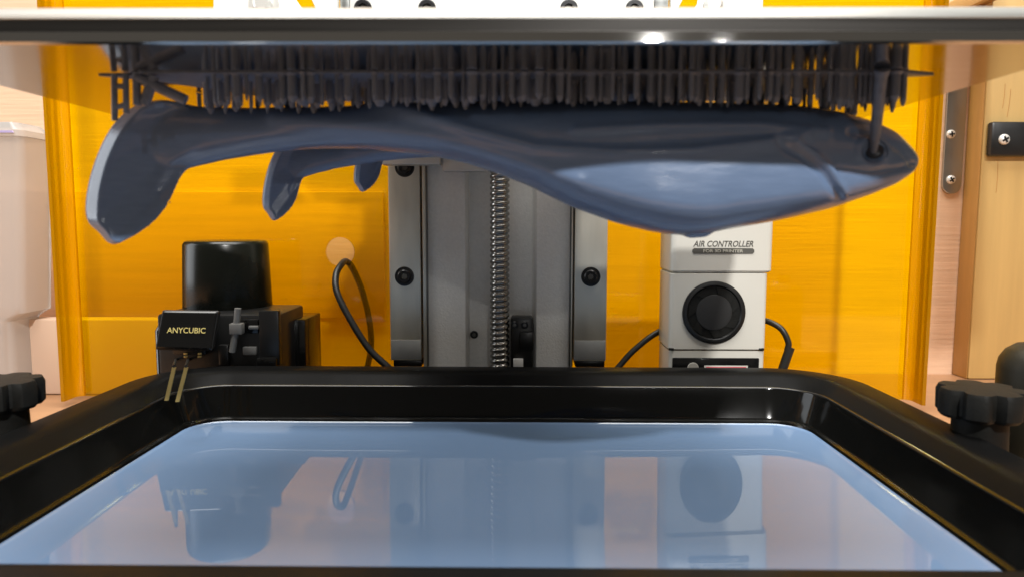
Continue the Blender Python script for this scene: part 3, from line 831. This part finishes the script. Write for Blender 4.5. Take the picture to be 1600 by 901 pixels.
lathe('fan_disc', [(.0161, .0005), (.0155, .0006)], fc, M['black_matte'], fan, 'Y', 48)
hub = lathe('fan_hub', [(.0111, .0006), (.0109, .0013), (.0098, .0015)], fc, M['hub'], fan, 'Y', 40)
for k in range(7):
    a0 = 2*math.pi*k/7
    V = []
    for rr, da in ((.0112, 0), (.0112, 0.436), (.0158, .62), (.0158, .25)):
        V.append(fc+Vector((rr*math.cos(a0+da), -.0007, rr*math.sin(a0+da))))
    V += [v+Vector((0, -.0004, 0)) for v in V]
    link('fan_blade', mesh('fan_blade', V, [(0, 1, 2, 3), (4, 5, 6, 7), (0, 1, 5, 4), (1, 2, 6, 5), (2, 3, 7, 6), (3, 0, 4, 7)]), M['black_matte'], fan)
for px in (1049, 1190):
    c = P(px, 544.5, YV-.0003)
    box('vent_slot', c.x-.0016, c.x+.0016, YV-.0006, YV+.0004, c.z-.0008, c.z+.0008, M['black'], ac, .0002)
box('control_panel', ax(1053), ax(1190), YV-.0008, YV+.001, ZBASE+.004, zat(557, YV), M['black_gloss'], ac, .0007)
lathe('power_icon', [(.0036, 0), (.0034, .0003)], P(1083, 574, YV-.0008), M['icon'], ac, 'Y', 24)
box('display_frame', ax(1103), ax(1172), YV-.0011, YV-.0007, ZBASE+.006, zat(568.5, YV), M['icon'], ac, .0002)
box('display', ax(1106), ax(1169), YV-.0014, YV-.0010, ZBASE+.007, zat(570.5, YV), M['display'], ac, .0002)
yt_ = YV-.0007
text('lettering', 'AIR CONTROLLER', P(1130, 380.5, yt_), P(1177, 380, yt_).x-P(1083, 380, yt_).x, zat(376, yt_)-zat(385.5, yt_), M['print_ink'], ac, shear=.25, bold=.015)
c0, c1 = P(1081.5, 396, yt_), P(1178.5, 387.5, yt_)
prism('badge', [v for v in (Vector((c0.x+.001, yt_, c0.z)), Vector((c1.x-.001, yt_, c0.z)), Vector((c1.x, yt_, c0.z+.001)), Vector((c1.x, yt_, c1.z-.001)), Vector((c1.x-.001, yt_, c1.z)), Vector((c0.x+.001, yt_, c1.z)), Vector((c0.x, yt_, c1.z-.001)), Vector((c0.x, yt_, c0.z+.001)))],
      Vector((0, -.0002, 0)), M['print_ink'], ac)
text('lettering', 'FOR 3D PRINTER', P(1130, 391.8, yt_-.0003), P(1161, 391, yt_).x-P(1099, 391, yt_).x, (c1.z-c0.z)*.55, M['badge_text'], ac, bold=.01)

# ------------------------------------------------------------------ cables
ca = tube('power_cable', [P(625, 590, 0.446), P(604, 571, 0.446), P(577, 545, 0.448), P(549, 502, 0.452), P(527, 458, 0.458), P(525, 430, 0.466), P(534, 413, 0.478), P(541, 409, 0.4925), P(551, 420, 0.503), P(566, 455, 0.505), P(577, 500, 0.505), P(580, 540, 0.504), P(573, 580, 0.503)], .0022, M['cable'])
tag(ca, 'black cable looping through the round hole in the amber sheet', 'cable')
cb = tube('power_cable', [P(950, 592, 0.461), P(967, 572, 0.463), P(992, 545, 0.466), P(1030, 517, 0.471), P(1080, 500, 0.4845)], .0020, M['cable'])
tag(cb, 'short black cable running up to the left side of the air controller', 'cable')
cd = empty('power_cable', P(1225, 590, 0.466), 'black cable bending down at the right side of the air controller', 'cable')
tube('cord', [P(1180, 497, 0.4845), P(1203, 502, 0.474), P(1222, 514, 0.468), P(1232, 534, 0.466), P(1230, 546, 0.466)], .0020, M['cable'], cd)
tube('strain_relief', [P(1235, 541, 0.466), P(1229, 558, 0.466), P(1218, 590, 0.466)], .0030, M['cable'], cd, 14, False)
print('supports', cnt)
